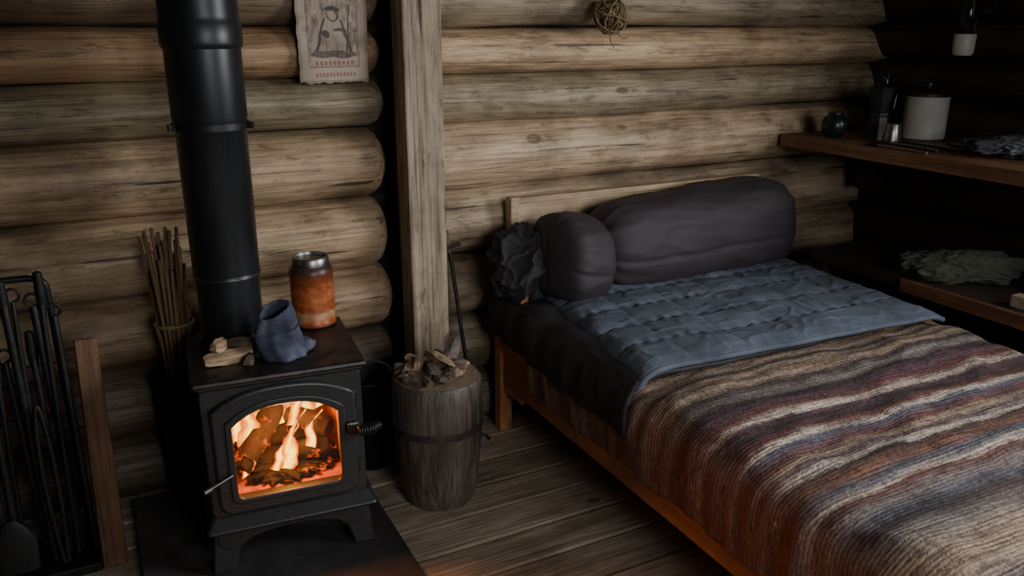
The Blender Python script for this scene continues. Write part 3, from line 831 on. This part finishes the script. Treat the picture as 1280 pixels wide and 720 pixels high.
bolster('small_pillow', .23, .150, .152, (1.455, 2.40, .715), (0, 8, 16), M_bolster, 8, 2.5, 4.5, .1, 0, .3)
lump('dark_jacket', .11, .13, .145, M_bagdark, None, .32, 6, 6, (1.305, 2.50, .675), (0, 10, 10), True, 1.3)
sg = group('dark_strap')
tube('strap', [[(1.20, 2.54, .71), (1.24, 2.53, .755), (1.31, 2.52, .745), (1.38, 2.50, .76)]], .022, M_bagdark, sg, [.6, 1.1, .8, 1.2])

# ------------------------------------------------------------------ right shelves
sh = group('wall_shelf', (0, 0, 0))
box('board', (2.93, 2.0, 1.025), (.55, 1.32, .05), M_shelf, sh, .004)
box('bracket_far', (3.12, 2.55, .90), (.16, .04, .20), M_shelfdk, sh)
box('bracket_near', (3.12, 1.42, .90), (.16, .04, .20), M_shelfdk, sh)
sh2 = group('low_shelf', (0, 0, 0))
box('board', (2.95, 1.75, .555), (.50, 1.42, .04), M_shelfdk, sh2, .004)
box('edge_lit', (2.695, 1.52, .55), (.020, .96, .05), M_shelf, sh2, .003)  # paler strip along the front edge, painted as its lit stretch
for k, y in enumerate((1.08, 2.42)):
    box('leg_%d' % k, (2.74, y, .27), (.05, .05, .54), M_shelfdk, sh2)
    box('leg_b%d' % k, (3.14, y, .27), (.05, .05, .54), M_shelfdk, sh2)

cs = group('enamel_canister', (3.05, 2.27, 1.05))
lathe('body', [(.001, 0), (.078, 0), (.083, .004), (.083, .168), (.086, .172), (.083, .176), (.001, .176)], M_enamel, cs)
lathe('lid', [(.086, .174), (.087, .186), (.075, .198), (.02, .205), (.001, .205)], M_moka, cs)
lathe('lid_knob', [(.008, .203), (.008, .212), (.016, .216), (.015, .226), (.001, .229)], M_moka, cs, seg=20)
tube('rim_band', [[(.084*math.cos(a*math.pi/12), .084*math.sin(a*math.pi/12), .006) for a in range(25)]], .002, M_moka, cs)

mk = group('moka_pot', (2.90, 2.37, 1.05))
lathe('base', [(.001, 0), (.052, 0), (.05, .01), (.04, .09), (.043, .095), (.043, .108), (.036, .112)], M_moka, mk, seg=8, smooth=False)
lathe('top', [(.034, .11), (.05, .20), (.051, .205), (.02, .222), (.001, .224)], M_moka, mk, seg=8, smooth=False)
lathe('knob', [(.006, .222), (.011, .23), (.010, .245), (.001, .248)], M_dkglass, mk, seg=16)
tube('handle', [(.045, 0, .195), (.085, 0, .20), (.09, 0, .17), (.08, 0, .12)], .007, M_dkglass, mk)
bt = group('dark_bottle', (3.03, 2.46, 1.05))
lathe('bottle', [(.001, 0), (.035, 0), (.037, .006), (.037, .13), (.03, .16), (.013, .19), (.013, .235), (.016, .238), (.016, .25), (.001, .25)], M_dkglass, bt)
mc = group('metal_cup', (2.83, 2.24, 1.05))
lathe('cup', [(.001, 0), (.034, 0), (.035, .004), (.026, .075), (.024, .078), (.001, .078)], M_steel, mc)
gj = group('green_jar', (2.765, 2.47, 1.05))
lathe('jar', [(.001, 0), (.03, 0), (.048, .02), (.055, .05), (.048, .08), (.03, .095), (.03, .105), (.001, .107)], M_green, gj)
ut = group('kitchen_utensils', (2.78, 2.10, 1.05))
random.seed(3)
for k in range(7):
    x = -.10+.03*k; dy = random.uniform(-.03, .03)
    tube('handle_%d' % k, [(x, -.12+dy, .008), (x+.02, .0+dy, .010), (x+.01, .10+dy, .009)], .0045, M_steel if k % 3 == 0 else M_tool, ut)
    lathe('bowl_%d' % k, [(.001, 0), (.014, .001), (.018, .004), (.019, .006)], M_tool, ut, (x+.01, .12+dy, .004), 16, lambda p, a: Vector((p.x, p.y*1.5, p.z)))
lump('patterned_towel', .15, .20, .040, M_towel, None, .45, 4, 6, (2.97, 1.80, 1.080), (0, 0, 25), True, 2.2)
lump('folded_wool_bundle', .215, .085, .066, M_wool, None, .32, 12, 6, (2.86, 1.89, .624), (0, 0, -40), True, 2.2)
lump('dark_bag', .11, .09, .07, M_bagdark, None, .4, 15, 5, (3.06, 1.60, .627), (0, 0, 10))
box('soap_block', (2.76, 1.57, .597), (.05, .07, .044), M_lightbox, None, .006)

wlmp = group('wall_oil_lamp', (3.08, 2.17, 1.385))
lathe('cup', [(.001, 0), (.032, 0), (.038, .01), (.040, .075), (.037, .08), (.001, .08)], M_enamel, wlmp)
lathe('burner', [(.036, .078), (.02, .09), (.024, .10), (.014, .115)], M_tool, wlmp)
lathe('chimney', [(.02, .10), (.032, .14), (.028, .18), (.018, .24), (.017, .28)], M_dkglass, wlmp)
tube('bracket', [(.14, 0, .20), (.06, 0, .19), (.045, 0, .10), (.042, 0, .04)], .006, M_tool, wlmp)
box('wall_plate', (.125, 0, .20), (.02, .06, .10), M_tool, wlmp)

# ------------------------------------------------------------------ lights
def area(name, loc, direction, sx, sy, e, c, spread=180):
    l = bpy.data.lights.new(name, 'AREA'); l.shape = 'RECTANGLE'; l.size = sx; l.size_y = sy; l.energy = e; l.color = c
    l.spread = math.radians(spread)
    o = bpy.data.objects.new(name, l); COL.objects.link(o); o.location = loc
    o.rotation_euler = Vector(direction).to_track_quat('-Z', 'Y').to_euler()
    return o
area('window_daylight', (3.20, .15, 1.70), (-1, .30, -.06), 1.1, .8, 48, (.98, .98, 1.0), 140)
area('added_front_fill', (WX, -1.5, 1.68), (.06, 1, -.16), 1.3, .88, 11, (.98, .98, 1.0), 85)  # added weak fill lamp at the made-up front window
l = bpy.data.lights.new('fire_glow', 'POINT'); l.energy = 12; l.color = (1, .32, .07); l.shadow_soft_size = .05
o = bpy.data.objects.new('fire_glow', l); COL.objects.link(o); o.location = (.380, 2.145, .46)

w_ = bpy.data.worlds.new('World'); S.world = w_; w_.use_nodes = True
w_.node_tree.nodes['Background'].inputs[0].default_value = (.5, .6, .75, 1); w_.node_tree.nodes['Background'].inputs[1].default_value = .1

# ------------------------------------------------------------------ camera
cam = bpy.data.cameras.new('Camera'); co = bpy.data.objects.new('Camera', cam); COL.objects.link(co)
cam.sensor_width = 36; cam.lens = 28.86; cam.clip_start = .02
co.location = (0, 0, 1.5); co.rotation_euler = (math.radians(72.2), 0, math.radians(-27))
S.camera = co
